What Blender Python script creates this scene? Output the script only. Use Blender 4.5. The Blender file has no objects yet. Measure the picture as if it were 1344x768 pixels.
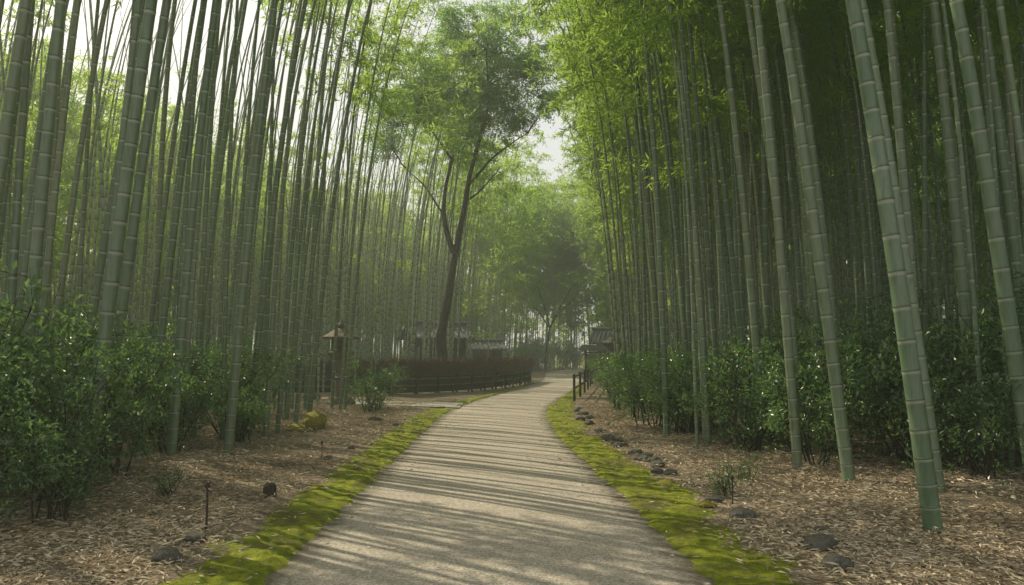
import bpy, math, numpy as np, random
from mathutils import Vector, noise
R = np.random.RandomState(7); random.seed(7)
scene = bpy.context.scene
ROOT = scene.collection
SUN_AZ, SUN_EL = -48.0, 42.0
S = np.array([math.sin(math.radians(SUN_AZ))*math.cos(math.radians(SUN_EL)),
              math.cos(math.radians(SUN_AZ))*math.cos(math.radians(SUN_EL)),
              math.sin(math.radians(SUN_EL))])

# ------------------------------------------------------------ materials
class NT:
    def __init__(s, name):
        s.m = bpy.data.materials.new(name); s.m.use_nodes = True
        s.t = s.m.node_tree; s.t.nodes.clear()
        s.out = s.t.nodes.new('ShaderNodeOutputMaterial')
    def n(s, typ, **kw):
        nd = s.t.nodes.new(typ)
        for k, v in kw.items(): setattr(nd, k, v)
        return nd
    def l(s, a, b): s.t.links.new(a, b)
    def noise(s, scale, detail=4, vec=None, rough=0.6):
        nd = s.n('ShaderNodeTexNoise'); nd.inputs['Scale'].default_value = scale
        nd.inputs['Detail'].default_value = detail; nd.inputs['Roughness'].default_value = rough
        if vec is not None: s.l(vec, nd.inputs['Vector'])
        return nd.outputs['Fac']
    def coord(s, kind='Object', scale=None):
        c = s.n('ShaderNodeTexCoord').outputs[kind]
        if scale:
            mp = s.n('ShaderNodeMapping'); mp.inputs['Scale'].default_value = scale
            s.l(c, mp.inputs['Vector']); return mp.outputs[0]
        return c
    def pos(s, scale=None):
        c = s.n('ShaderNodeNewGeometry').outputs['Position']
        if scale:
            mp = s.n('ShaderNodeMapping'); mp.inputs['Scale'].default_value = scale
            s.l(c, mp.inputs['Vector']); return mp.outputs[0]
        return c
    def ramp(s, fac, stops):
        r = s.n('ShaderNodeValToRGB'); e = r.color_ramp.elements
        while len(e) < len(stops): e.new(0.5)
        for i, (p, c) in enumerate(stops):
            e[i].position = p; e[i].color = (c, c, c, 1) if isinstance(c, (int, float)) else (*c, 1)
        s.l(fac, r.inputs[0]); return r.outputs[0]
    def mix(s, fac, a, b, mode='MIX'):
        m = s.n('ShaderNodeMix', data_type='RGBA', blend_type=mode)
        for v, i in ((fac, 0), (a, 6), (b, 7)):
            if isinstance(v, (int, float)): m.inputs[i].default_value = v if i == 0 else (v, v, v, 1)
            elif isinstance(v, tuple): m.inputs[i].default_value = (*v, 1)
            else: s.l(v, m.inputs[i])
        return m.outputs[2]
    def math(s, op, a, b=0.0, c=0.0, clamp=False):
        m = s.n('ShaderNodeMath', operation=op); m.use_clamp = clamp
        for i, v in enumerate((a, b, c)):
            if isinstance(v, (int, float)): m.inputs[i].default_value = v
            else: s.l(v, m.inputs[i])
        return m.outputs[0]
    def attr(s, name): return s.n('ShaderNodeAttribute', attribute_name=name).outputs['Fac']
    def rnd(s): return s.n('ShaderNodeObjectInfo').outputs['Random']
    def bump(s, h, strength=0.5, dist=0.02):
        b = s.n('ShaderNodeBump'); b.inputs['Strength'].default_value = strength
        b.inputs['Distance'].default_value = dist; s.l(h, b.inputs['Height']); return b.outputs[0]
    def bsdf(s, col, rough=0.8, normal=None, spec=0.3):
        p = s.n('ShaderNodeBsdfPrincipled')
        if isinstance(col, tuple): p.inputs['Base Color'].default_value = (*col, 1)
        else: s.l(col, p.inputs['Base Color'])
        if isinstance(rough, (int, float)): p.inputs['Roughness'].default_value = rough
        else: s.l(rough, p.inputs['Roughness'])
        p.inputs['Specular IOR Level'].default_value = spec
        if normal is not None: s.l(normal, p.inputs['Normal'])
        s.l(p.outputs[0], s.out.inputs[0]); return p

def leaf_mat(name, dark, mid, lite, tr, trans=0.45, rough=0.45, spec=0.35):
    a = NT(name)
    f = a.math('ADD', a.math('MULTIPLY', a.attr('rnd'), 0.55), a.math('MULTIPLY', a.rnd(), 0.45))
    col = a.ramp(f, [(0.1, dark), (0.5, mid), (0.92, lite)])
    d = a.n('ShaderNodeBsdfDiffuse'); a.l(col, d.inputs[0])
    g = a.n('ShaderNodeBsdfGlossy'); g.inputs['Roughness'].default_value = rough; g.inputs[0].default_value = (1, 1, 1, 1)
    m1 = a.n('ShaderNodeMixShader'); m1.inputs[0].default_value = spec*.12; a.l(d.outputs[0], m1.inputs[1]); a.l(g.outputs[0], m1.inputs[2])
    t = a.n('ShaderNodeBsdfTranslucent')
    a.l(a.mix(0.8, col, tr), t.inputs[0])
    ms = a.n('ShaderNodeMixShader'); ms.inputs[0].default_value = trans
    a.l(m1.outputs[0], ms.inputs[1]); a.l(t.outputs[0], ms.inputs[2]); a.l(ms.outputs[0], a.out.inputs[0])
    return a.m
M_BLEAF = leaf_mat('bamboo_leaf', (0.05,0.115,0.025), (0.10,0.185,0.04), (0.19,0.27,0.055), (0.52,0.74,0.11), 0.62)
M_TLEAF = leaf_mat('tree_leaf', (0.045,0.115,0.035), (0.075,0.16,0.048), (0.12,0.21,0.06), (0.36,0.62,0.12), 0.53)
M_SLEAF = leaf_mat('shrub_leaf', (0.028,0.07,0.027), (0.052,0.118,0.042), (0.095,0.175,0.058), (0.26,0.47,0.09), 0.35, 0.36, 0.8)
M_LITTER = leaf_mat('dry_leaf', (0.17,0.13,0.09), (0.44,0.36,0.255), (0.75,0.65,0.49), (0.45,0.37,0.25), 0.12, 0.7, 0.2)

def culm_mat():
    a = NT('bamboo_culm')
    n1 = a.noise(1.5, 3, a.pos((6, 6, .5))); n2 = a.noise(30, 2, a.pos((1, 1, .15)))
    base = a.ramp(a.attr('rnd'), [(0.0, (0.07,0.13,0.065)), (0.45, (0.11,0.175,0.095)), (0.85, (0.15,0.20,0.12)), (1.0, (0.22,0.215,0.105))])
    col = a.mix(a.ramp(n1, [(0.35, 0.0), (0.7, 0.7)]), base, (0.185,0.24,0.165))
    col = a.mix(a.ramp(n2, [(0.5, 0.0), (0.75, 0.55)]), col, (0.06,0.075,0.045))
    b = a.attr('band')
    col = a.mix(a.math('MULTIPLY', b, 0.6, clamp=True), col, (0.47,0.51,0.42))
    col = a.mix(a.math('MULTIPLY', b, -0.9, clamp=True), col, (0.028,0.033,0.02))
    a.bsdf(col, 0.34, None, 0.6); return a.m
M_CULM = culm_mat()

def bark():
    a = NT('bark'); n = a.noise(3, 6, a.coord('Object', (3, 3, 0.7)))
    a.bsdf(a.ramp(n, [(0.3, (0.02,0.016,0.013)), (0.7, (0.07,0.058,0.043))]), 0.9, a.bump(n, 0.8, 0.03)); return a.m
M_BARK = bark()

def ground_m():
    a = NT('forest_floor'); p = a.pos()
    big = a.noise(0.5, 4, p); fine = a.noise(28, 6, p, 0.7); mid = a.noise(5, 5, p)
    v = a.n('ShaderNodeTexVoronoi'); v.inputs['Scale'].default_value = 22; a.l(p, v.inputs['Vector'])
    col = a.ramp(fine, [(0.3, (0.095,0.072,0.05)), (0.5, (0.26,0.21,0.15)), (0.7, (0.47,0.395,0.29))])
    col = a.mix(a.ramp(mid, [(0.4, 0.0), (0.65, 0.6)]), col, (0.15,0.118,0.082))
    col = a.mix(a.ramp(big, [(0.52, 0.0), (0.7, 0.5)]), col, (0.09,0.11,0.04))
    a.bsdf(col, 0.95, a.bump(a.math('ADD', fine, v.outputs['Distance']), 0.9, 0.03), 0.1); return a.m
def moss_m():
    a = NT('moss'); p = a.pos()
    f = a.noise(90, 4, p, 0.7); m = a.noise(7, 5, p); b = a.noise(1.6, 5, p)
    col = a.ramp(m, [(0.3, (0.13,0.17,0.018)), (0.5, (0.29,0.34,0.03)), (0.72, (0.50,0.52,0.05))])
    col = a.mix(a.ramp(b, [(0.5, 0.0), (0.66, 0.8)]), col, (0.14,0.12,0.06))
    col = a.mix(a.ramp(f, [(0.3, 0.6), (0.6, 0.0)]), col, (0.05,0.065,0.015))
    h = a.math('ADD', f, a.math('MULTIPLY', m, 2.0))
    a.bsdf(col, 0.95, a.bump(h, 1.0, 0.03), 0.1); return a.m
def path_m():
    a = NT('path_aggregate'); p = a.pos()
    v = a.n('ShaderNodeTexVoronoi'); v.inputs['Scale'].default_value = 75; a.l(p, v.inputs['Vector'])
    sp = a.n('ShaderNodeSeparateColor'); a.l(v.outputs['Color'], sp.inputs[0])
    f = a.noise(45, 4, p, 0.8); b = a.noise(0.9, 5, p); m = a.noise(6, 4, p)
    col = a.ramp(sp.outputs[0], [(0.0, (0.24,0.21,0.175)), (0.5, (0.45,0.40,0.335)), (1.0, (0.67,0.61,0.51))])
    col = a.mix(a.ramp(f, [(0.35, 0.55), (0.6, 0.0)]), col, (0.2,0.18,0.15))
    col = a.mix(a.ramp(b, [(0.4, 0.0), (0.75, 0.4)]), col, (0.29,0.26,0.215))
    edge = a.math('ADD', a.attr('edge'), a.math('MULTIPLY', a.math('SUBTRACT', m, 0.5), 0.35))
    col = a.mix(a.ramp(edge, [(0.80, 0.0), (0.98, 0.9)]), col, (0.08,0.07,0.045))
    a.bsdf(col, 0.9, a.bump(a.math('ADD', v.outputs['Distance'], f), 0.6, 0.008), 0.2); return a.m
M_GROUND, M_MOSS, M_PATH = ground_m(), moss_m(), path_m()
def simple(name, c1, c2, scale=8, rough=0.85, bump=0.5, dist=0.02):
    a = NT(name); n = a.noise(scale, 6, a.coord('Object'), 0.7)
    a.bsdf(a.ramp(n, [(0.3, c1), (0.7, c2)]), rough, a.bump(n, bump, dist)); return a.m
M_ROCK = simple('rock', (0.05,0.05,0.042), (0.17,0.16,0.135), 6, 0.9, 0.8, 0.03)
M_MROCK = simple('mossy_rock', (0.13,0.125,0.02), (0.37,0.32,0.055), 7, 0.95, 0.9, 0.03)
M_STONE = simple('carved_stone', (0.09,0.078,0.058), (0.21,0.18,0.13), 9)
M_WOOD = simple('dark_wood', (0.03,0.022,0.017), (0.08,0.06,0.045), 14)
M_PLASTER = simple('plaster', (0.06,0.055,0.048), (0.12,0.11,0.095), 5)
M_TILE = simple('roof_tile', (0.06,0.065,0.065), (0.13,0.135,0.14), 12, 0.7)
M_BRUSH = simple('brushwood', (0.09,0.062,0.045), (0.30,0.21,0.15), 20)
M_CANE = simple('dry_bamboo', (0.15,0.125,0.085), (0.28,0.25,0.18), 12, 0.6)
M_PAVE = simple('stone_paving', (0.24,0.23,0.21), (0.40,0.38,0.35), 4)

# ------------------------------------------------------------ mesh helpers
def mk_mesh(name, V, F, mat=None, attrs=None, smooth=False):
    me = bpy.data.meshes.new(name); V = np.asarray(V, dtype=np.float32)
    if isinstance(F, np.ndarray):
        k = F.shape[1]; n = len(F)
        me.vertices.add(len(V)); me.vertices.foreach_set('co', V.ravel())
        me.loops.add(n*k); me.loops.foreach_set('vertex_index', F.astype(np.int32).ravel())
        me.polygons.add(n); me.polygons.foreach_set('loop_start', np.arange(0, n*k, k, dtype=np.int32))
        me.polygons.foreach_set('loop_total', np.full(n, k, dtype=np.int32))
        me.update(calc_edges=True)
    else:
        me.from_pydata([tuple(map(float, v)) for v in V], [], F)
    if smooth: me.polygons.foreach_set('use_smooth', np.ones(len(me.polygons), dtype=bool))
    for an, av in (attrs or {}).items():
        at = me.attributes.new(an, 'FLOAT', 'POINT'); at.data.foreach_set('value', np.asarray(av, dtype=np.float32))
    if mat: me.materials.append(mat)
    me.update(); return me
def obj(name, me, parent=None, loc=None, rz=0, coll=None, sc=None):
    o = bpy.data.objects.new(name, me); (coll or ROOT).objects.link(o)
    if parent: o.parent = parent
    if loc is not None: o.location = loc
    o.rotation_euler[2] = rz
    if sc: o.scale = (sc, sc, sc) if isinstance(sc, (int, float)) else sc
    return o
class Geo:
    def __init__(s): s.V = []; s.F = []; s.c = 0
    def add(s, V, F):
        s.V.append(np.asarray(V, float)); s.F += [tuple(i+s.c for i in f) for f in F]; s.c += len(V)
    def box(s, c, d, rz=0, taper=1.0):
        x, y, z = d[0]/2, d[1]/2, d[2]/2; V = []
        for k, t in ((-1, 1), (1, taper)):
            for a, b in ((-1,-1), (1,-1), (1,1), (-1,1)):
                px, py = a*x*t, b*y*t
                V.append((c[0]+px*math.cos(rz)-py*math.sin(rz), c[1]+px*math.sin(rz)+py*math.cos(rz), c[2]+k*z))
        s.add(V, [(0,3,2,1), (4,5,6,7), (0,1,5,4), (1,2,6,5), (2,3,7,6), (3,0,4,7)])
    def tube(s, pts, rad, n=8, cap=True):
        pts = np.asarray(pts, float); m = len(pts); V = []; prev = None
        for i in range(m):
            t = pts[min(i+1, m-1)]-pts[max(i-1, 0)]; t = t/(np.linalg.norm(t)+1e-9)
            if prev is None: a = np.cross(t, (0.3, 1, 0.1))
            else: a = prev-t*np.dot(prev, t)
            a /= np.linalg.norm(a)+1e-9; b = np.cross(t, a); prev = a
            for k in range(n):
                an = 2*math.pi*k/n; V.append(pts[i]+rad[i]*(a*math.cos(an)+b*math.sin(an)))
        F = [(i*n+k, i*n+(k+1) % n, (i+1)*n+(k+1) % n, (i+1)*n+k) for i in range(m-1) for k in range(n)]
        if cap: F += [tuple(range(n))[::-1], tuple(range((m-1)*n, m*n))]
        s.add(V, F)
    def lathe(s, c, prof, n=6, rot=0):
        V = [(c[0]+r*math.cos(rot+2*math.pi*k/n), c[1]+r*math.sin(rot+2*math.pi*k/n), c[2]+z) for r, z in prof for k in range(n)]
        m = len(prof)
        F = [(i*n+k, i*n+(k+1) % n, (i+1)*n+(k+1) % n, (i+1)*n+k) for i in range(m-1) for k in range(n)]
        F += [tuple(range(n))[::-1], tuple(range((m-1)*n, m*n))]; s.add(V, F)
    def mesh(s, name, mat, smooth=False):
        return mk_mesh(name, np.concatenate(s.V), s.F, mat, None, smooth)

def unit(v): return v/(np.linalg.norm(v, axis=-1, keepdims=True)+1e-9)
def leaves(P, D, L, W, wid=0.4):
    P = np.asarray(P); D = unit(np.asarray(D)); n = len(P)
    L = np.asarray(L).reshape(-1, 1); W = np.asarray(W).reshape(-1, 1)
    side = unit(np.cross(D, R.normal(size=(n, 3))*0.6+np.array([0, 0, 1.0]))); nn = np.cross(side, D)
    V = np.stack([P, P+D*L*wid+side*W/2+nn*W*.2, P+D*L-nn*L*.08, P+D*L*wid-side*W/2+nn*W*.2], 1).reshape(-1, 3)
    b = (np.arange(n)*4)[:, None]
    F = np.concatenate([b+np.array([[0, 1, 2]]), b+np.array([[0, 2, 3]])])
    return V, F, np.repeat(R.rand(n), 4)

def source_coll(name, meshes):
    c = bpy.data.collections.new(name)
    for i, me in enumerate(meshes):
        c.objects.link(bpy.data.objects.new('%s_%02d' % (name, i), me))
    return c
def scatter(name, pts, rot, scl, vid, coll, parent=None):
    pts = np.asarray(pts, dtype=np.float32); n = len(pts)
    me = bpy.data.meshes.new(name); me.vertices.add(n); me.vertices.foreach_set('co', pts.ravel())
    at = me.attributes.new('irot', 'FLOAT_VECTOR', 'POINT'); at.data.foreach_set('vector', np.asarray(rot, dtype=np.float32).ravel())
    scl = np.asarray(scl, dtype=np.float32)
    if scl.ndim == 1: scl = np.repeat(scl[:, None], 3, 1)
    at = me.attributes.new('iscl', 'FLOAT_VECTOR', 'POINT'); at.data.foreach_set('vector', scl.ravel())
    at = me.attributes.new('vid', 'INT', 'POINT'); at.data.foreach_set('value', np.asarray(vid, dtype=np.int32))
    me.update(); o = obj(name, me, parent)
    g = bpy.data.node_groups.new(name+'_scatter', 'GeometryNodeTree')
    g.interface.new_socket('Geometry', in_out='INPUT', socket_type='NodeSocketGeometry')
    g.interface.new_socket('Geometry', in_out='OUTPUT', socket_type='NodeSocketGeometry')
    i = g.nodes.new('NodeGroupInput'); u = g.nodes.new('NodeGroupOutput')
    ip = g.nodes.new('GeometryNodeInstanceOnPoints'); ci = g.nodes.new('GeometryNodeCollectionInfo')
    ci.inputs['Collection'].default_value = coll; ci.inputs['Separate Children'].default_value = True
    ci.inputs['Reset Children'].default_value = True
    ip.inputs['Pick Instance'].default_value = True
    def na(nm, ty):
        a = g.nodes.new('GeometryNodeInputNamedAttribute'); a.data_type = ty; a.inputs['Name'].default_value = nm; return a.outputs['Attribute']
    L = g.links.new
    L(i.outputs[0], ip.inputs['Points']); L(ci.outputs[0], ip.inputs['Instance'])
    L(na('vid', 'INT'), ip.inputs['Instance Index']); L(na('irot', 'FLOAT_VECTOR'), ip.inputs['Rotation'])
    L(na('iscl', 'FLOAT_VECTOR'), ip.inputs['Scale']); L(ip.outputs[0], u.inputs[0])
    md = o.modifiers.new('scatter', 'NODES'); md.node_group = g
    return o

# ------------------------------------------------------------ path layout (metres)
PY = np.array([-12, 0, 6, 7.7, 9.2, 12.2, 15.3, 18.5, 23, 27, 31, 38, 48, 58, 66, 74, 82])
PL = np.array([-1.9,-1.9,-1.88,-1.89,-1.89,-1.93,-1.95,-1.96,-1.95,-1.6,-0.95,0.3,1.7,2.3,2.6,3.6,6.5])
PR = np.array([1.6,1.57,1.53,1.47,1.38,1.2,1.03,.94,1.0,1.45,2.1,3.1,4.4,5.1,5.6,7.0,10.5])
def sm(ys, tab):
    ys = np.asarray(ys, float); return sum(np.interp(ys+d, PY, tab) for d in (-2, -1, 0, 1, 2))/5
def xl(y): return sm(y, PL)
def xr(y): return sm(y, PR)
def sstep(a, b, x): t = np.clip((x-a)/(b-a), 0, 1); return t*t*(3-2*t)
def gz(x, y):
    x = np.asarray(x, float); y = np.asarray(y, float)
    d = np.maximum(xl(y)-x, x-xr(y))
    h = -0.035+0.05*sstep(0.0, 0.9, d)+0.22*sstep(1.5, 9, d)
    h += sstep(0.6, 3, d)*(0.05*np.sin(x*1.3+y*.7)+0.04*np.sin(y*1.9-x*.8+1)+0.02*np.sin(4.1*x+2)*np.sin(3.3*y))
    return h*np.clip((200-np.abs(x))/100, 0, 1)

xs = np.concatenate([-np.geomspace(16, 500, 24)[::-1], np.arange(-15.8, 15.9, 0.2), np.geomspace(16, 500, 24)])
ys = np.concatenate([[-500, -200, -80, -30, -10, 0], np.arange(2, 36, 0.2), np.arange(36, 90, 1.0), np.geomspace(91, 700, 14)])
X, Y = np.meshgrid(xs, ys); Z = gz(X, Y)
def grid_faces(ny, nx):
    a = (np.arange(ny-1)[:, None]*nx+np.arange(nx-1)[None]).ravel()
    return np.stack([a, a+1, a+nx+1, a+nx], 1)
obj('forest_ground', mk_mesh('forest_ground', np.stack([X, Y, Z], -1).reshape(-1, 3), grid_faces(len(ys), len(xs)), M_GROUND, None, True))
# path
py = np.concatenate([np.arange(-12, 40, 0.4), np.arange(40, 82, 1)]); nt = 21
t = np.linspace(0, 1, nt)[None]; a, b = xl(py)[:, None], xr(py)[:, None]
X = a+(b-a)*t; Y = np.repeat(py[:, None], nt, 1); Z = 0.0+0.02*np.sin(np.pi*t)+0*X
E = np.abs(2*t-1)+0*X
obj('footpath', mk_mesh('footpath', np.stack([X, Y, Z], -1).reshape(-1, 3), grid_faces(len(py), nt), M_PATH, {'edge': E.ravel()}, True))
# side path
sp = Geo(); 
u = np.linspace(0, 1, 14); V = []
for q in u:
    cx = -1.6-q*7.5; cy = 25.6+0.9*q+1.4*q*q; w = 0.75+0.5*(1-q)**3
    V += [(cx, cy-w, .03+.1*q), (cx, cy+w, .03+.1*q)]
sp.add(V, [(2*i, 2*i+2, 2*i+3, 2*i+1)[::-1] for i in range(13)])
obj('side_path', sp.mesh('side_path', M_PAVE))
# moss verges
def moss_strip(side):
    yy = np.concatenate([np.arange(3.5, 16, 0.05), np.arange(16, 40, 0.12)])
    nx = 26; V = []
    for y in yy:
        e = float(xl(y)) if side < 0 else float(xr(y))
        w = (0.85 if side < 0 else 0.98)+0.34*noise.noise((y*.55, side*9, 0))+0.16*noise.noise((y*2.3, side*5, 3))
        if y > 24: w *= max(0.35, 1-(y-24)/14)
        if side < 0 and 24 < y < 27.6: w *= 0.15
        for k in range(nx):
            tt = k/(nx-1); x = e-side*0.14+side*(w+0.14)*tt
            pr = min(1, tt/0.14)*min(1, (1-tt)/0.35)
            z = -0.06+0.086*pr**.6+0.040*noise.noise((x*2.2, y*2.2, 1))+0.024*noise.noise((x*9, y*9, 2))+0.010*noise.noise((x*24, y*24, 5))
            V.append((x, y, z))
    return mk_mesh('moss_verge', V, grid_faces(len(yy), nx), M_MOSS, None, True)
obj('moss_verge', moss_strip(-1)); obj('moss_verge', moss_strip(1))

# ------------------------------------------------------------ bamboo
RING_HI = [(0.0, 1.07, -1), (0.035, 1.0, -.5), (0.08, .985, 0), (0.86, .985, 0), (0.94, 1.0, 1), (0.985, 1.045, .7)]
RING_LO = [(0.0, 1.05, -1), (0.07, .99, 0), (0.93, 1.0, .9)]
def culm_geo(H, r0, lean, arch, wig, sides, ph=0.0, start=0.14, inter=0.33, rings=RING_HI):
    zs = [-0.1]; step = start
    while zs[-1] < H-0.25:
        zs.append(zs[-1]+step); step = min(step*1.12, inter+0.04*math.sin(len(zs)*.7))
    P = []; Rr = []; B = []
    for i in range(len(zs)-1):
        for f, m, bd in rings:
            z = zs[i]+(zs[i+1]-zs[i])*f; s = max(z, 0)/H
            rr = r0*(1-0.5*s-0.45*s**2.2)*m; P.append(culm_pos(s, H, lean, arch, wig, ph)+np.array([0, 0, min(z, 0)])); Rr.append(max(rr, 0.005)); B.append(bd)
    g = Geo(); g.tube(P, Rr, sides, False); return np.concatenate(g.V), np.array(g.F), np.repeat(B, sides)
def culm_pos(s, H, lean, arch, wig, ph):
    return np.array([lean*H*s+arch*H*s**3.2, wig*H*math.sin(s*3+ph)*0.3*s, H*(s-0.5*arch*s**4)])
VAR = []; HI = []; LO = []
for k in range(14):
    prm = (15+4.5*R.rand(), 0.034+0.038*R.rand(), 0.01+0.06*R.rand(), 0.05+0.13*R.rand(), R.uniform(-.09, .09)); ph = R.rand()*6
    VAR.append((prm[0], prm[2], prm[3], prm[4], ph))
    HI.append(culm_geo(*prm, 8, ph=ph)); LO.append(culm_geo(*prm, 5, ph=ph, rings=RING_LO))

def spray_mesh(n_tw=9, reach=0.75, droop=0.5, per=8, k=(2, 5), ls=1.0, ws=1.0):
    P = []; D = []; g = Geo()
    for i in range(n_tw):
        an = R.rand()*6.28; el = R.uniform(-.1, .8); d = np.array([math.cos(an)*math.cos(el), math.sin(an)*math.cos(el), math.sin(el)])
        L = reach*R.uniform(.6, 1.1); pts = [d*L*u+np.array([0, 0, -droop*L*u*u]) for u in np.linspace(0, 1, 4)]
        st = 1 if per > 6 else 3
        g.tube(pts[::st], [.006, .005, .004, .002][::st], 3, False)
        for q in R.uniform(0.2, 1, per):
            p = d*L*q+np.array([0, 0, -droop*L*q*q])+R.normal(size=3)*0.05*reach
            for _ in range(R.randint(*k)):
                P.append(p); v = d*0.6+R.normal(size=3)*0.75+np.array([0, 0, -.45]); D.append(v)
    n = len(P); V, F, rn = leaves(P, D, R.uniform(.10, .19, n)*ls, R.uniform(.020, .036, n)*ws)
    V2 = np.concatenate(g.V); F2 = [tuple(f) for f in g.F]
    FF = [tuple(int(i) for i in f) for f in F]+[tuple(int(i)+len(V) for i in f) for f in F2]
    return mk_mesh('bamboo_leaf_spray', np.concatenate([V, V2]), FF, M_BLEAF, {'rnd': np.concatenate([rn, np.full(len(V2), .5)])})
C_SPRAY = source_coll('bamboo_leaf_spray', [spray_mesh(9, .75, .5, 7, (2, 4), 1.05, 1.15) for _ in range(5)]+[spray_mesh(8, .8, .5, 4, (2, 4), 1.5, 1.75) for _ in range(5)])
def svar(p): return R.randint(5) if p[1]*p[1]+p[0]*p[0] < 24**2 else 5+R.randint(5)

# ---- stand positions
HERO = [(-4.96,9.35,.11,.108),(-5.75,11.3,.10,.10),(-5.2,12.3,.05,.09),(-4.66,13.2,.065,.10),(-7.5,19,.04,.10),(-5.3,21,.09,.09),
        (-5.6,21.8,.02,.085),(-7.0,10.2,.09,.11),(-7.9,11.8,.07,.10),(-6.4,14.2,.08,.085),(-8.6,13.5,.07,.10),(-5.0,24,.07,.08),
        (-6.1,9.9,.06,.10),(-5.2,15.8,.10,.09),(-6.9,12.6,.11,.085),(-6.0,12.0,.03,.07),(-7.4,14.4,.05,.08),(-9.0,12.2,.05,.09),(-6.7,16.6,.09,.08),(-5.8,18.3,.06,.07),(-4.9,18.2,.08,.07),(-8.2,10.4,.04,.085),(-5.9,14.9,.02,.065),
        (-5.4,10.3,.07,.06),(-6.6,11.0,.05,.065),(-7.6,13.0,.08,.07),(-5.6,13.6,.04,.06),(-8.0,12.6,.09,.065),(-4.9,16.8,.05,.06),(-6.1,17.4,.03,.065),(-7.1,15.3,.07,.07),(-9.3,10.9,.06,.08),(-5.5,19.6,.09,.065),(-4.8,22.4,.05,.06),
        (4.0,7.7,-.095,.108),(4.9,9.3,-.10,.10),(4.3,10.3,-.097,.10),(4.0,11.3,-.05,.085),(5.95,9.2,-.10,.110),(3.5,14.5,-.035,.08),
        (3.0,15.6,-.02,.075),(5.4,13.0,-.07,.09),(6.6,11.4,-.06,.10),(3.9,17.5,-.05,.08),(7.6,12.8,-.07,.10),(4.7,15.8,-.08,.08),(5.6,10.9,-.04,.085),(4.6,12.6,-.09,.08),
        (6.2,12.2,-.03,.07),(7.2,11.0,-.08,.08),(5.0,14.3,-.03,.065),(5.9,14.1,-.09,.08)]
culms = []   # for foliage: (x,y,yaw,H,lean,arch,wig,ph,scale)
for i, (x, y, ln, r) in enumerate(HERO):
    H = R.uniform(15.5, 19); arch = R.uniform(.04, .12); wig = R.uniform(-.05, .05); ph = R.rand()*6
    s = 1 if ln > 0 else -1
    V, F, B = culm_geo(H, r*(.80 if s > 0 else .82), abs(ln), arch, wig, 16, ph, 0.17, 0.32)
    yaw = (0 if s > 0 else math.pi)+R.uniform(-.25, .25)
    obj('bamboo_stalk', mk_mesh('bamboo_stalk', V, F, M_CULM, {'band': B, 'rnd': np.full(len(V), R.rand()*.93)}, True), None, (x, y, float(gz(x, y))), yaw)
    culms.append((x, y, yaw, H, abs(ln), arch, wig, ph, 1.0))
pts = []; cell = {}
def far_enough(x, y, m):
    cx, cy = int(x//1), int(y//1)
    for a in range(cx-2, cx+3):
        for b in range(cy-2, cy+3):
            for (px, py_) in cell.get((a, b), []):
                if (px-x)**2+(py_-y)**2 < m*m: return False
    return True
for x, y, *_ in HERO: cell.setdefault((int(x//1), int(y//1)), []).append((x, y))
tries = 0
while len(pts) < 2400 and tries < 60000:
    tries += 1
    y = R.uniform(3, 86); x = R.uniform(-30, 30)
    l, r = float(xl(y)), float(xr(y))
    if y < 78 and l-0.1 < x < r+0.1: continue
    dist = max(l-x, x-r)
    mind = 2.7 if x < l else 2.0
    if y < 78 and dist < mind: continue
    if y < 13 and dist < 4.6: continue
    if y < 9 and abs(x) < 8.5: continue
    if abs(x) > y*.72+12: continue
    if x < l and 24 < y < 33 and dist < 5.5 and R.rand() < .75: continue
    if x < l and 43 < y < 50 and x > -7.5 and R.rand() < .7: continue          # gate house yard
    if x > r and 50 < y < 60 and x < r+5: continue
    if R.rand() > (1.0 if dist < 14 else 0.7): continue
    if noise.noise((x*.22, y*.22, 4)) < -0.25: continue
    if x < l and R.rand() < (0.12 if dist < 7 or y > 45 else 0.45): continue
    if not far_enough(x, y, 0.35): continue
    cell.setdefault((int(x//1), int(y//1)), []).append((x, y)); pts.append((x, y))
VV, FFs, BB, RN = [], [], [], []; off = 0
for x, y in pts:
    l, r = float(xl(y)), float(xr(y)); side = 1 if x < l else -1
    dist = max(l-x, x-r)
    yaw = (0 if side > 0 else math.pi)+R.normal()*(.5 if dist < 8 else 1.2)
    v = R.randint(len(VAR)); sc = R.uniform(.82, 1.12); z = float(gz(x, y))
    V, F, B = (HI if x*x+y*y < 24**2 else LO)[v]
    c, sn = math.cos(yaw)*sc, math.sin(yaw)*sc; tx, ty = R.normal()*.015, R.normal()*.015
    W = np.stack([V[:, 0]*c-V[:, 1]*sn+x+V[:, 2]*tx, V[:, 0]*sn+V[:, 1]*c+y+V[:, 2]*ty, V[:, 2]*sc+z], 1)
    VV.append(W); FFs.append(F+off); BB.append(B); RN.append(np.full(len(V), R.rand())); off += len(V)
    H, ln, ar, wg, ph = VAR[v]; culms.append((x, y, yaw, H, ln, ar, wg, ph, sc))
obj('bamboo_grove', mk_mesh('bamboo_grove', np.concatenate(VV), np.concatenate(FFs), M_CULM, {'band': np.concatenate(BB), 'rnd': np.concatenate(RN)}, True))
print('grove verts', off)

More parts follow.
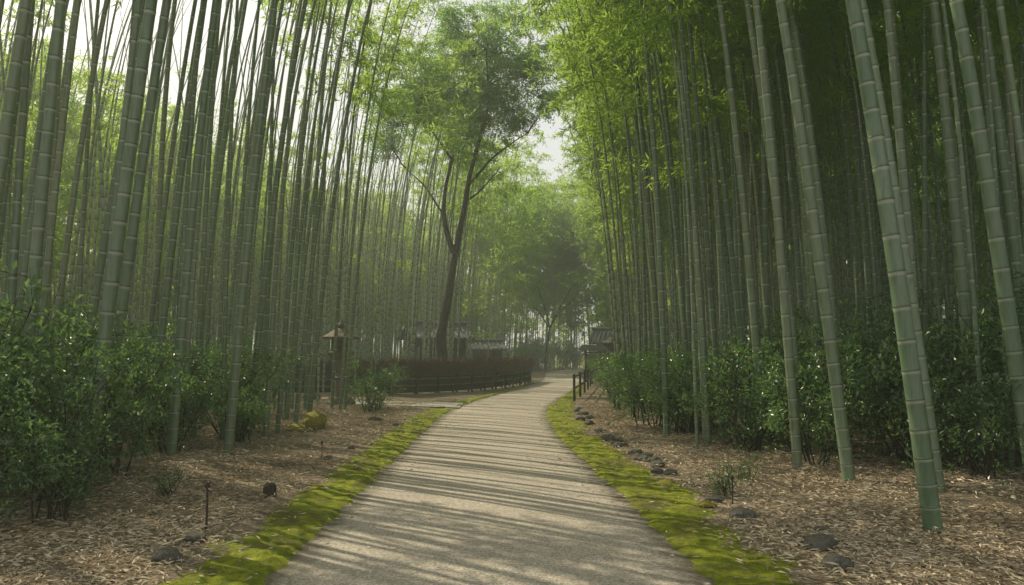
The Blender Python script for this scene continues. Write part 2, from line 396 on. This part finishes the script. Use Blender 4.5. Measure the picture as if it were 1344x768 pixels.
# ---- bamboo canopy
LP = []; LR = []; LS = []; LV = []
def add_spray(p, sc):
    LP.append(p); LR.append((R.normal()*.3, R.normal()*.3, R.rand()*6.28)); LS.append(sc); LV.append(svar(p))
def sun_gap(p):
    k = p[2]/S[2]; gx = p[0]-S[0]*k; gy = p[1]-S[1]*k
    if 2 < gy < 52 and xl(gy)-6.5 < gx < xr(gy)+5.5:
        n = noise.noise((gx*.30, gy*.22, 7)); core = xl(gy)-4.2 < gx < xr(gy)+1.8
        if core: return True if n > -0.32 else R.rand() > .3
        return R.rand() < (.95 if n > -.05 else .4)
    if 52 <= gy < 84 and xl(gy)-1 < gx < xr(gy)+1: return R.rand() < .7
    if p[0] < xl(p[1]) and gx > xr(gy)+1.8 and 0 < gy < 60: return R.rand() < .5   # broken edge of the sunny side
    return False
for (x, y, yaw, H, ln, ar, wg, ph, sc) in culms:
    l, r = float(xl(y)), float(xr(y)); dist = max(l-x, x-r)
    deep = dist > 14 or y > 50
    n = 16 if not deep else 9; s0 = 0.44 if not deep else 0.2
    if dist < 6 and 30 < y < 84: n = 18
    cz = float(gz(x, y)); c, sn = math.cos(yaw), math.sin(yaw)
    for s in s0+(1.0-s0)*R.rand(n)**0.8:
        q = culm_pos(s, H, ln, ar, wg, ph)*sc; off = R.normal(size=3)*np.array([.65, .65, .3])
        p = np.array([x+q[0]*c-q[1]*sn, y+q[0]*sn+q[1]*c, q[2]+cz])+off
        if sun_gap(p): continue
        if p[2] > 9 and p[1] < 3: continue
        add_spray(p, R.uniform(.9, 1.5)*(1.3 if deep else 1))
scatter('bamboo_canopy', LP, LR, LS, LV, C_SPRAY)
print('sprays', len(LP), 'culms', len(culms))

# ---- distant woods enclosing the grove
LP, LR, LS, LV = [], [], [], []
for _ in range(1700):
    k = R.rand()
    if k < .5: p = (R.uniform(-40, -30), R.uniform(5, 92), 0); h = 20*R.rand()**0.8
    elif k < .72: p = (R.uniform(31, 38), R.uniform(5, 88), 0); h = 16*R.rand()**.9
    else: p = (R.uniform(-36, 36), R.uniform(87, 94), 0); h = 15*R.rand()**0.9
    LP.append((p[0], p[1], h)); LR.append(R.rand(3)*6); LS.append(R.uniform(2.0, 3.2)); LV.append(5+R.randint(5))
scatter('distant_woods', LP, LR, LS, LV, C_SPRAY)

# ------------------------------------------------------------ shrubs
def shrub_mesh(name, h, rad, nst, nleaf, mat, lsz):
    g = Geo(); tips = []
    for i in range(nst):
        an = R.rand()*6.28; sp_ = rad*R.uniform(.2, 1); hh = h*R.uniform(.5, 1.0)
        b0 = np.array([R.normal()*.12, R.normal()*.12, -0.05]); e = np.array([math.cos(an)*sp_, math.sin(an)*sp_, hh])
        mid = b0+(e-b0)*.5+R.normal(size=3)*.1; mid[2] += .1*h
        cur = [b0, (b0+mid)/2+R.normal(size=3)*.03, mid, (mid+e)/2+R.normal(size=3)*.05, e]
        g.tube(cur, [.014, .012, .009, .006, .003], 4, False)
        for q in range(7):
            w = R.uniform(.2, 1); j = min(3, int(w*4)); p = np.array(cur[j])+(np.array(cur[j+1])-cur[j])*(w*4-j)
            d = unit(R.normal(size=3)*np.array([1, 1, .5])+np.array([0, 0, .2])); L = R.uniform(.2, .65)*rad
            g.tube([p, p+d*L*.5+R.normal(size=3)*.02, p+d*L], [.005, .004, .002], 3, False)
            for z in R.uniform(.25, 1.05, 5): tips.append(p+d*L*z)
    tips = np.array(tips); k = R.randint(len(tips), size=nleaf)
    P = tips[k]+R.normal(size=(nleaf, 3))*0.06; P[:, 2] = np.maximum(P[:, 2], 0.05)
    D = R.normal(size=(nleaf, 3))+np.array([0, 0, .1])
    V, F, rn = leaves(P, D, lsz*R.uniform(.7, 1.3, nleaf), lsz*.46*R.uniform(.7, 1.2, nleaf), .5)
    V2 = np.concatenate(g.V)
    me = mk_mesh(name, np.concatenate([V, V2]), [tuple(int(i) for i in f) for f in F]+[tuple(i+len(V) for i in f) for f in g.F], mat, {'rnd': np.concatenate([rn, np.full(len(V2), .2)])})
    me.materials.append(M_BARK)
    mi = np.zeros(len(me.polygons), dtype=np.int32); mi[len(F):] = 1; me.polygons.foreach_set('material_index', mi)
    return me
SH = [shrub_mesh('shrub', 2.1, 1.05, 16, 3900, M_SLEAF, .082), shrub_mesh('shrub', 1.7, 1.1, 15, 3300, M_SLEAF, .077),
      shrub_mesh('shrub', 1.4, .95, 13, 2500, M_SLEAF, .072), shrub_mesh('shrub', 1.9, .85, 11, 2000, M_SLEAF, .087), shrub_mesh('shrub', .8, .5, 8, 700, M_SLEAF, .06)]
SHP = [(-6.0,8.6,0,1.25),(-5.0,8.9,1,1.05),(-7.2,9.6,0,1.3),(-6.2,10.4,1,1.3),(-5.3,10.6,3,1.1),(-8.3,11,0,1.3),(-7.2,12.5,0,1.2),(-9.5,12.8,0,1.3),(-4.6,8.0,2,.8),(-5.4,7.4,1,.95),
       (-5.6,12.9,2,1.1),(-6.6,15.0,0,1.15),(-5.4,15.4,1,1.1),(-5.7,17.2,3,1.1),(-8.2,15.8,0,1.1),(-7.4,18.5,1,1.1),(-4.2,24.0,2,1.0),(-4.0,22.3,4,1.1),(-9.5,18,0,1.1),(-6.4,20.3,1,1),(-6.2,13.8,1,1.1),(-4.8,14.6,2,.8),(-6.9,7.9,0,1.1),
       (6.9,10.3,0,1.2),(5.6,11.0,1,1.1),(8.0,11.8,0,1.25),(4.9,12.4,0,1.0),(6.5,13.0,0,1.25),(3.9,13.2,2,1.1),(8.6,14.2,0,1.3),(5.2,14.6,0,1.15),(3.6,15.8,1,1.0),(4.3,11.6,2,.9),(7.3,14.8,0,1.2),(5.9,12.0,1,1.2),(4.4,14.4,1,1.1),(5.6,9.8,2,1.0),
       (6.9,15.8,0,1.25),(4.5,17.4,0,1.05),(3.1,18.2,2,1.1),(5.9,18.6,0,1.15),(3.2,20.6,1,1.05),(4.7,21.6,0,1.05),(3.2,23.4,1,.95),(4.6,25.2,0,1.05),(3.6,27.5,1,.95),(5.2,29.5,0,1),(4.4,32,1,1.0),(5.6,35.5,0,1),(3.4,17.0,2,1.0),(4.0,19.4,1,1.1),(3.8,22.6,1,1.1),
       (7.6,21,0,1.2),(9.5,17,0,1.3),(7.2,26,0,1.2),(7.0,8.6,2,1.2),(6.2,7.6,3,.85),(8.6,9.2,0,1.2),(10.5,12.5,0,1.3),(5.6,39,1,1),(6.6,43,0,1.1),
       (1.6,71,0,1.3),(0.4,67,1,1.3),(2.6,76,0,1.4),(5.0,79,0,1.4),(-1.0,60,0,1.2),(9.0,72,0,1.4),(7.4,66,1,1.3),(3.9,84,0,1.8),(1.5,80,0,1.8),(6.6,85,0,1.8)]
for x, y, k, sc in SHP:
    obj('shrub', SH[k], None, (x, y, float(gz(x, y))), R.rand()*6.28, None, sc*R.uniform(.92, 1.08))
# low understorey deeper in the grove (one instanced mass)
C_SHRUB = source_coll('undergrowth_plant', SH[:4])
LP, LR, LS, LV = [], [], [], []
for _ in range(300):
    y = R.uniform(9, 80); x = R.uniform(-29, 29); d = max(xl(y)-x, x-xr(y))
    if d < (8.5 if x < 0 else 5.5): continue
    if x < 0 and 28 < y < 52 and x > -16: continue
    LP.append((x, y, float(gz(x, y))-.05)); LR.append((0, 0, R.rand()*6)); LS.append(R.uniform(.7, 1.3)); LV.append(R.randint(4))
scatter('undergrowth', LP, LR, LS, LV, C_SHRUB)
for x, y in ((2.55,9.6),(3.1,10.6),(-3.9,9.2)):
    obj('seedling', SH[4], None, (x, y, float(gz(x, y))), R.rand()*6, None, R.uniform(.35, .55))

# ------------------------------------------------------------ leaf litter
def litter_mesh(n, s=0.62):
    P = np.stack([R.normal(size=n)*s*.6, R.normal(size=n)*s*.6, R.uniform(.004, .035, n)], 1)
    an = R.rand(n)*6.28; D = np.stack([np.cos(an), np.sin(an), R.normal(size=n)*.18], 1)
    V, F, rn = leaves(P, D, R.uniform(.05, .13, n), R.uniform(.010, .022, n)); V[:, 2] = np.maximum(V[:, 2], 0.002)
    return mk_mesh('leaf_litter', V, F, M_LITTER, {'rnd': rn})
C_LIT = source_coll('litter_patch', [litter_mesh(420) for _ in range(4)]+[litter_mesh(14, .9) for _ in range(3)])
LP, LR, LS, LV = [], [], [], []
for _ in range(2400):
    y = 4+22*R.rand()**1.3; x = R.uniform(-1, 1)*(4+y*.65); d = max(xl(y)-x, x-xr(y))
    if d < 1.2: continue
    LP.append((x, y, float(gz(x, y)))); LR.append((0, 0, R.rand()*6)); LS.append(1.0); LV.append(R.randint(4))
for _ in range(420):
    y = 4+26*R.rand(); x = R.uniform(-3.0, 2.7); d = max(xl(y)-x, x-xr(y))
    if d < -0.35: continue
    LP.append((x, y, 0.012+(0.03 if d > .1 else 0.0))); LR.append((0, 0, R.rand()*6)); LS.append(.8); LV.append(4+R.randint(3))
scatter('leaf_litter', LP, LR, LS, LV, C_LIT)
# fallen twigs
g = Geo()
for _ in range(150):
    y = R.uniform(5, 20); x = R.choice([-1, 1])*R.uniform(2.9, 8); a = R.rand()*3.14; L = R.uniform(.2, .9); z = float(gz(x, y))+.03
    g.tube([(x, y, z), (x+math.cos(a)*L*.5, y+math.sin(a)*L*.5, z+.02), (x+math.cos(a)*L, y+math.sin(a)*L, z)], [.008, .007, .004], 4, False)
obj('fallen_twigs', g.mesh('fallen_twigs', M_CANE))

# ------------------------------------------------------------ rocks
def rock_mesh(seed, flat, mat):
    import bmesh
    bm = bmesh.new(); bmesh.ops.create_icosphere(bm, subdivisions=4, radius=1)
    for v in bm.verts:
        c = v.co.copy(); k = 1+.35*noise.noise(c*1.1+Vector((seed*3.1, 0, 0)))+.13*noise.noise(c*3+Vector((0, seed, 0)))+.05*noise.noise(c*8)
        v.co = c*k; v.co.z *= flat
    me = bpy.data.meshes.new('rock'); bm.to_mesh(me); bm.free(); me.materials.append(mat)
    me.polygons.foreach_set('use_smooth', [True]*len(me.polygons)); return me
RK = [rock_mesh(i, .6, M_ROCK) for i in range(4)]; RM = [rock_mesh(9, .95, M_MROCK), rock_mesh(12, .4, M_MROCK)]
rocks = [(2.35,8.2,.11),(2.65,7.0,.12),(2.3,9.2,.08),(2.2,11.2,.08),(2.2,12.4,.09),(2.05,13.4,.09),(1.95,14.4,.09),(1.85,15.6,.11),(1.85,17,.11),(1.8,18.6,.12),(2.55,6.4,.11),
                (1.7,20,.12),(1.9,21.5,.12),(-2.85,7.3,.09),(-2.8,6.6,.11),(-2.9,8.3,.06),(-3.3,19.5,.14),(2.9,7.6,.07)]
for _ in range(16):
    y = R.uniform(11, 24); rocks.append((float(xr(y))+.9+R.normal()*.08, y, R.uniform(.05, .1)))
for _ in range(4):
    y = R.uniform(10, 22); rocks.append((float(xl(y))-.85+R.normal()*.1, y, R.uniform(.04, .07)))
for x, y, s in rocks:
    obj('rock', RK[R.randint(4)], None, (x, y, float(gz(x, y))+s*.3), R.rand()*6, None, (s*R.uniform(1, 1.5), s, s*R.uniform(.8, 1.3)))
obj('mossy_boulder', RM[0], None, (-4.3, 17.5, float(gz(-4.3, 17.5))+.13), 1.0, None, .27)
obj('mossy_boulder', RM[1], None, (-4.6, 17.3, float(gz(-4.6, 17.3))+.04), 2.0, None, .24)
for x, y, s in ((2.0,10.4,.1),(2.15,8.9,.1),(1.7,13.6,.1)): obj('mossy_boulder', RM[1], None, (x, y, .03), R.rand()*6, None, s)
# posts and stakes
def stake(x, y, h, r, mat=M_WOOD, name='marker_stake'):
    g = Geo(); g.tube([(0, 0, -.1), (0.004, 0, h*.5), (0, .003, h*.93)], [r, r*.95, r*.9], 8); g.lathe((0, 0, h*.91), [(r*2.4, 0), (r*2.6, .025), (r*1.4, .045)], 8)
    g.tube([(0, 0, h*.86), (.05, 0, h*.8)], [r*.8, r*.5], 6)
    obj(name, g.mesh(name, mat), None, (x, y, float(gz(x, y))))
stake(-2.92, 7.75, .43, .011); stake(-2.95, 12.5, .3, .007); stake(2.45, 9.0, .3, .008)
g = Geo(); g.lathe((0, 0, -.05), [(.085, 0), (.08, .1), (.075, .2), (.06, .22), (.05, .215)], 12)
obj('cut_bamboo_stump', g.mesh('cut_bamboo_stump', M_WOOD, False), None, (-2.83, 9.45, 0))

# ------------------------------------------------------------ brushwood fence
FP = np.array([(-15, 33.5), (-12, 31.8), (-9, 31.0), (-6.5, 31.0), (-4.2, 31.6), (-2.4, 33.4), (-1.1, 36), (-0.1, 39.5), (0.7, 43.5), (1.1, 47.5)], float)
def fpos(u):
    k = u*(len(FP)-1); f = lambda q: np.array([np.interp(q, range(len(FP)), FP[:, 0]), np.interp(q, range(len(FP)), FP[:, 1])])
    return (f(k-.4)+f(k)+f(k+.4))/3
fence = bpy.data.objects.new('brushwood_fence', None); ROOT.objects.link(fence)
U = np.linspace(0.01, .99, 300); pl = np.array([fpos(u) for u in U]); tg = unit(np.gradient(pl, axis=0)); nm = np.stack([tg[:, 1], -tg[:, 0]], 1)
g = Geo(); rails = Geo(); posts = Geo()
for i in range(len(U)):
    p = pl[i]; h = .70+.02*R.normal(); 
    for k in range(2):
        q = p+tg[i]*(.05*k)+R.normal(size=2)*.006
        g.box((q[0], q[1], h/2+.1), (.075, .03, h), math.atan2(tg[i][1], tg[i][0]))
obj('slats', g.mesh('slats', M_WOOD), fence)
for zz, rr in ((.28, .028), (.55, .028), (.78, .04)):
    for off in (-.045, .045):
        rails.tube([(p[0]+n[0]*off, p[1]+n[1]*off, zz+.1) for p, n in zip(pl[::3], nm[::3])], [rr]*len(pl[::3]), 6)
obj('rails', rails.mesh('rails', M_CANE), fence)
for i in range(0, 300, 14):
    p = pl[i]; posts.tube([(p[0]-nm[i][0]*0.09, p[1]-nm[i][1]*.09, -.1), (p[0]-nm[i][0]*.09, p[1]-nm[i][1]*.09, 1.0)], [.05, .045], 8)
    posts.tube([(p[0]+nm[i][0]*.09, p[1]+nm[i][1]*.09, -.1), (p[0]+nm[i][0]*.09, p[1]+nm[i][1]*.09, 1.0)], [.05, .045], 8)
obj('posts', posts.mesh('posts', M_WOOD), fence)
n = 30000; i = R.randint(300, size=n); ba = np.zeros((n, 3)); ba[:, :2] = pl[i]+tg[i]*R.uniform(-.06, .06, (n, 1))+nm[i]*R.normal(size=(n, 1))*.05; ba[:, 2] = R.uniform(.65, 1.05, n)
D = np.zeros((n, 3)); D[:, :2] = nm[i]*R.normal(size=(n, 1))*.6+tg[i]*R.normal(size=(n, 1))*.35; D[:, 2] = 1
V, F, rn = leaves(ba, D, R.uniform(.25, .62, n), R.uniform(.012, .024, n), .5)
obj('brush_top', mk_mesh('brush_top', V, F, M_BRUSH), fence)

# ------------------------------------------------------------ buildings
def gable_house(name, loc, w, d, h, roof_h, over, rz, openings=True):
    root = bpy.data.objects.new(name, None); ROOT.objects.link(root); root.location = loc; root.rotation_euler[2] = rz
    wl = Geo(); fr = Geo(); rf = Geo(); dk = Geo()
    for sx in (-1, 1):
        wl.box((sx*(w/2-.05), 0, h/2), (.1, d-.1, h)); 
    wl.box((0, d/2-.05, h/2), (w-.2, .1, h))
    wl.box((-w*.36, -d/2+.05, h/2), (w*.2, .08, h)); wl.box((w*.36, -d/2+.05, h/2), (w*.2, .08, h)); wl.box((0, -d/2+.05, h*.9), (w*.52, .08, h*.2))
    for sx in (-1, -.52, .52, 1):
        fr.box((sx*(w/2-.04), -d/2-.02, h/2), (.13, .13, h))
    fr.box((0, -d/2-.02, h+.06), (w+.2, .16, .12)); fr.box((0, -d/2-.02, h*.76), (w*.98, .08, .08))
    for k in range(7): dk.box((-w*.24+k*w*.08, -d/2+.03, h*.38), (.03, .04, h*.74))
    dk.box((0, -d/2+.12, h*.38), (w*.5, .03, h*.76))
    hw = w/2+over; hd = d/2+over
    nseg = 8
    for sgn in (-1, 1):
        V = []; 
        for k in range(nseg+1):
            t_ = k/nseg; y_ = sgn*hd*t_; z_ = h+.12+roof_h*(1-t_)**1.25
            V += [(-hw, y_, z_), (hw, y_, z_), (-hw, y_, z_-.1), (hw, y_, z_-.1)]
        F = []
        for k in range(nseg):
            a = 4*k; F += [(a, a+1, a+5, a+4), (a+2, a+6, a+7, a+3), (a, a+4, a+6, a+2), (a+1, a+3, a+7, a+5)]
        a = 4*nseg; F.append((a, a+1, a+3, a+2)); rf.add(V, F)
        m = int(hw*2/.28)
        for j in range(m+1):
            xx = -hw+.05+j*(2*hw-.1)/m
            rf.tube([(xx, sgn*hd*t_, h+.15+roof_h*(1-t_)**1.25) for t_ in np.linspace(.02, 1, 7)], [.045]*7, 5)
    rf.tube([(-hw-.08, 0, h+roof_h+.2), (0, 0, h+roof_h+.17), (hw+.08, 0, h+roof_h+.2)], [.12, .12, .12], 6)
    gb = Geo()
    for sx in (-1, 1): gb.add([(sx*(w/2-.03), -d/2, h), (sx*(w/2-.03), d/2, h), (sx*(w/2-.03), 0, h+roof_h*.9)], [(0, 1, 2)])
    obj('walls', wl.mesh('walls', M_PLASTER), root); obj('frame', fr.mesh('frame', M_WOOD), root)
    obj('door', dk.mesh('door', M_WOOD), root); obj('roof', rf.mesh('roof', M_TILE), root); obj('gable', gb.mesh('gable', M_PLASTER), root)
gable_house('gate_house', (-4.4, 46, .1), 2.7, 2.2, 2.3, .8, .45, .45)
gable_house('tea_house', (-1.9, 53, .1), 1.9, 2.0, 1.7, .5, .3, .3)
gable_house('garden_house', (7.5, 54, .1), 3.0, 3.0, 2.1, .9, .5, -.25)
# roofed notice kiosk beside the path
k = bpy.data.objects.new('roofed_notice_board', None); ROOT.objects.link(k); k.location = (4.75, 47, 0); k.rotation_euler[2] = .5
g = Geo()
for sx in (-.5, .5): g.box((sx, 0, .95), (.1, .1, 1.95))
g.box((0, 0, .7), (.9, .05, .08)); g.box((0, 0, 1.7), (.9, .05, .08)); obj('posts', g.mesh('posts', M_WOOD), k)
g = Geo(); g.box((0, 0, 1.2), (.88, .035, .85)); obj('board', g.mesh('board', M_CANE), k)
g = Geo(); g.add([(-.75, -.4, 1.85), (.75, -.4, 1.85), (.75, 0, 2.15), (-.75, 0, 2.15), (.75, .4, 1.85), (-.75, .4, 1.85), (-.75, -.4, 1.8), (.75, -.4, 1.8), (.75, .4, 1.8), (-.75, .4, 1.8)],
      [(0,1,2,3), (3,2,4,5), (6,9,8,7), (0,6,7,1), (5,4,8,9), (1,7,8,4,2), (0,3,5,9,6)]); obj('roof', g.mesh('roof', M_TILE), k)
# low rail fence right of path
g = Geo(); rp = [(xr(y)+.55, y) for y in (28, 31, 34, 37, 40, 43)]
for x, y in rp: g.tube([(x, y, -.1), (x, y, .95)], [.05, .045], 7)
for z in (.45, .85): g.tube([(x, y, z) for x, y in rp], [.03]*len(rp), 6)
obj('wooden_rail_fence', g.mesh('wooden_rail_fence', M_WOOD))
# stone garden wall at the bend
g = Geo()
for i_ in range(46):
    for j in range(3):
        x = -2.2+i_*.16*1.0+R.normal()*.03; 
        g.box((x-.6, 69.5+R.normal()*.05+.12*abs(i_-20)*.1, .2+j*.36), (.34*R.uniform(.8, 1.1), .5, .36), R.normal()*.06, .86)
obj('stone_wall', g.mesh('stone_wall', M_ROCK), None, (-2.2, 0, 0))
# stone lanterns
def lantern(x, y, s, rz=0):
    g = Geo()
    g.lathe((0, 0, 0), [(.42, -.1), (.42, .12), (.36, .18), (.30, .26)], 6)
    g.lathe((0, 0, .24), [(.19, 0), (.165, .1), (.15, .5), (.19, .55), (.15, .6), (.16, 1.0), (.2, 1.08)], 16)
    g.lathe((0, 0, 1.3), [(.2, 0), (.36, .12), (.38, .2), (.30, .23)], 6)
    for k in range(6): 
        a = k*math.pi/3; g.box((.24*math.cos(a), .24*math.sin(a), 1.69), (.07, .07, .34), a)
    g.lathe((0, 0, 1.52), [(.27, 0), (.27, .05)], 6); g.lathe((0, 0, 1.84), [(.26, 0), (.27, .05)], 6); g.lathe((0, 0, 1.55), [(.14, 0), (.14, .3)], 6)
    g.lathe((0, 0, 1.88), [(.30, 0), (.50, -.02), (.52, .05), (.38, .13), (.22, .24), (.1, .3)], 6)
    g.lathe((0, 0, 2.16), [(.07, 0), (.12, .05), (.12, .1), (.07, .17), (.015, .24)], 12)
    obj('stone_lantern', g.mesh('stone_lantern', M_STONE), None, (x, y, float(gz(x, y))), rz, None, s)
lantern(-5.35, 25.0, 1.12, .3); lantern(4.9, 38.5, 1.1, .1); lantern(-6.9, 27.5, .8)

# ------------------------------------------------------------ broadleaf trees
def tspray(n=150, rad=.75):
    P = []; D = []
    for _ in range(11):
        an = R.rand()*6.28; d = np.array([math.cos(an), math.sin(an), R.uniform(-.25, .45)]); L = rad*R.uniform(.5, 1.15)
        for q in R.uniform(.1, 1, n//11):
            P.append(d*L*q+np.array([0, 0, -.25*q*q])+R.normal(size=3)*.045); D.append(d*.6+R.normal(size=3)*.7+np.array([0, 0, -.25]))
    n = len(P)
    V, F, rn = leaves(P, D, R.uniform(.08, .15, n), R.uniform(.032, .055, n), .5); return mk_mesh('tree_leaf_clump', V, F, M_TLEAF, {'rnd': rn})
C_T = source_coll('tree_leaf_clump', [tspray() for _ in range(5)])
def tree(name, loc, limbs, crown, ncl, csz, coll, v0=0):
    g = Geo(); ends = []
    for pts_, r in limbs:
        pts_ = np.array(pts_, float); m = 3*(len(pts_)-1)+1; q = np.linspace(0, len(pts_)-1, m)
        pp = np.stack([np.interp(q, range(len(pts_)), pts_[:, j]) for j in range(3)], 1); pp[1:-1] += R.normal(size=(m-2, 3))*.05
        pp[1:-1] = (pp[:-2]+2*pp[1:-1]+pp[2:])/4
        g.tube(pp, np.linspace(r[0], r[1], m), 9); ends += [pp[int(m*f)] for f in (.55, .7, .85)]+[pp[-1]]
    lp = []
    for cx, cy, cz, cr in crown:
        c = np.array([cx, cy, cz]); e = min(ends, key=lambda v: np.linalg.norm(v-c)); mid = (e+c)/2+R.normal(size=3)*.2
        g.tube([e, (e+mid)/2+R.normal(size=3)*.06, mid, c], [.05, .038, .025, .012], 5)
        for _ in range(6):
            d = unit(R.normal(size=3)+np.array([0, 0, .3])); L = cr*R.uniform(.8, 1.9); g.tube([mid, (mid+c)/2+R.normal(size=3)*.1, c+d*L], [.018, .013, .005], 4, False)
            for q in R.uniform(.1, 1.05, max(2, ncl//6)):
                lp.append(c*(q*.5+.5)+mid*(.5-q*.5)+d*L*q+R.normal(size=3)*.22)
    o = obj(name, g.mesh(name, M_BARK, True), None, loc)
    n_ = len(lp); scatter('foliage', lp, np.stack([R.normal(size=n_)*.3, R.normal(size=n_)*.3, R.rand(n_)*6], 1), R.uniform(.7, 1.25, n_)*csz, v0+R.randint(5, size=n_), coll, o)
tree('broadleaf_tree', (-3.35, 38, 0),
     [([(0,0,-.2),(.03,0,1.2),(-.05,0,2.5),(.3,0,4.4),(.62,0,6.5)], (.28,.18)),
      ([(.62,0,6.3),(.25,0,7.4),(0,.1,8.7),(.15,.2,10),(.5,.2,11.3)], (.15,.06)),
      ([(.62,0,6.3),(.9,0,7.9),(1.2,-.1,9.5),(1.65,-.1,11.6),(2.2,0,13.8),(2.1,0,16.5)], (.17,.04)),
      ([(1.3,-.1,9.8),(2.2,-.3,10.9),(3.1,-.4,11.6),(4.1,-.4,12.2)], (.07,.02)),
      ([(1.1,0,9),(1.9,.4,9.6),(2.8,.6,10.8)], (.06,.02)), ([(.5,.2,11.0),(-.5,.2,12.4),(-1.2,.2,13.2)], (.06,.02)), ([(0,.1,8.4),(-.9,0,9.8),(-1.8,0,10.6)], (.05,.02))],
     [(1.7,0,12.9,1.0),(2.4,0,13.9,1.3),(1.0,.3,14.5,1.3),(0,.2,13.6,1.2),(2.2,0,15.6,1.5),(.8,0,16.2,1.3),(3.5,-.2,14.8,1.2),(4.1,-.3,13.3,1.0),(-1.2,.2,13.8,1.2),(3.4,0,16.4,1.3),(-.4,0,15.2,1.3),
          (-1.6,0,15.2,1.2),(-2.6,0,13.4,1.1),(1.6,0,17.4,1.3),(4.6,-.2,15.6,1.1),(3.0,0,18,1.2),(4.9,0,14.3,.9),(.2,0,17.8,1.2),(-2.6,0,11.6,1)], 24, 1.2, C_T)
def gtree(x, y, H, lean, cr, ncl=16, seed=0):
    limbs = [([(0,0,-.2),(lean*.3,0,H*.2),(lean,0,H*.45)], (H*.014, H*.01))]; cr_ = []
    for a in range(5):
        an = a*1.256+seed; e = (lean+math.cos(an)*cr, math.sin(an)*cr, H*R.uniform(.7, .95))
        limbs.append(([(lean, 0, H*.43), (lean+math.cos(an)*cr*.35, math.sin(an)*cr*.35, H*.6), e], (H*.007, H*.003)))
        cr_ += [(e[0], e[1], e[2], cr*.42)]
    tree('broadleaf_tree', (x, y, 0), limbs, cr_, ncl, 1.0, C_SPRAY, 5)
gtree(3.0, 72, 9, .4, 2.8, 6, .5)

# ------------------------------------------------------------ mist (homogeneous damp air between the culms, plus an added glow)
a = NT('glowing_mist'); vs = a.n('ShaderNodeVolumeScatter'); vs.inputs['Density'].default_value = .0024; vs.inputs['Anisotropy'].default_value = .5; vs.inputs['Color'].default_value = (.94, 1, .82, 1)
e = a.n('ShaderNodeEmission'); e.inputs[0].default_value = (.80, 1.0, .70, 1); e.inputs[1].default_value = .00045  # air emits faint light of its own, added as haze brightness and fill
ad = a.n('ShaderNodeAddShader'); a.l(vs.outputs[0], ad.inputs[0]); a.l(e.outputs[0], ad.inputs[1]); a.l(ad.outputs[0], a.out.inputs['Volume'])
g = Geo(); g.box((0, 42, 10), (84, 104, 21)); obj('glowing_mist', g.mesh('glowing_mist', a.m))

# ------------------------------------------------------------ light, world, camera
w = bpy.data.worlds.new('World'); scene.world = w; w.use_nodes = True
wt = w.node_tree; bg = wt.nodes['Background']; sky = wt.nodes.new('ShaderNodeTexSky'); sky.sky_type = 'NISHITA'; sky.sun_disc = False
sky.sun_elevation = math.radians(SUN_EL); sky.sun_rotation = math.radians(SUN_AZ); sky.dust_density = 4; sky.air_density = 1
mx = wt.nodes.new('ShaderNodeMix'); mx.data_type = 'RGBA'; mx.inputs[0].default_value = .6; mx.inputs[7].default_value = (8.8, 8.6, 7.4, 1)  # even warm white added to whiten the sky and boost skylight
wt.links.new(sky.outputs[0], mx.inputs[6]); wt.links.new(mx.outputs[2], bg.inputs[0]); bg.inputs[1].default_value = 0.12
sl = bpy.data.lights.new('sun', 'SUN'); sl.energy = 5; sl.angle = math.radians(.35); sl.color = (1, .88, .64)
so = obj('sun', sl); so.rotation_euler = Vector(S).to_track_quat('Z', 'Y').to_euler()
cd = bpy.data.cameras.new('camera'); cam = obj('camera', cd); cam.location = (0, 0, 1.7); cam.rotation_euler = (math.radians(94.3), 0, 0)
cd.lens = 28; cd.sensor_width = 36; cd.clip_end = 2000; cd.clip_start = .05
scene.camera = cam
scene.view_settings.view_transform = 'Standard'; scene.view_settings.look = 'None'; scene.view_settings.exposure = 0
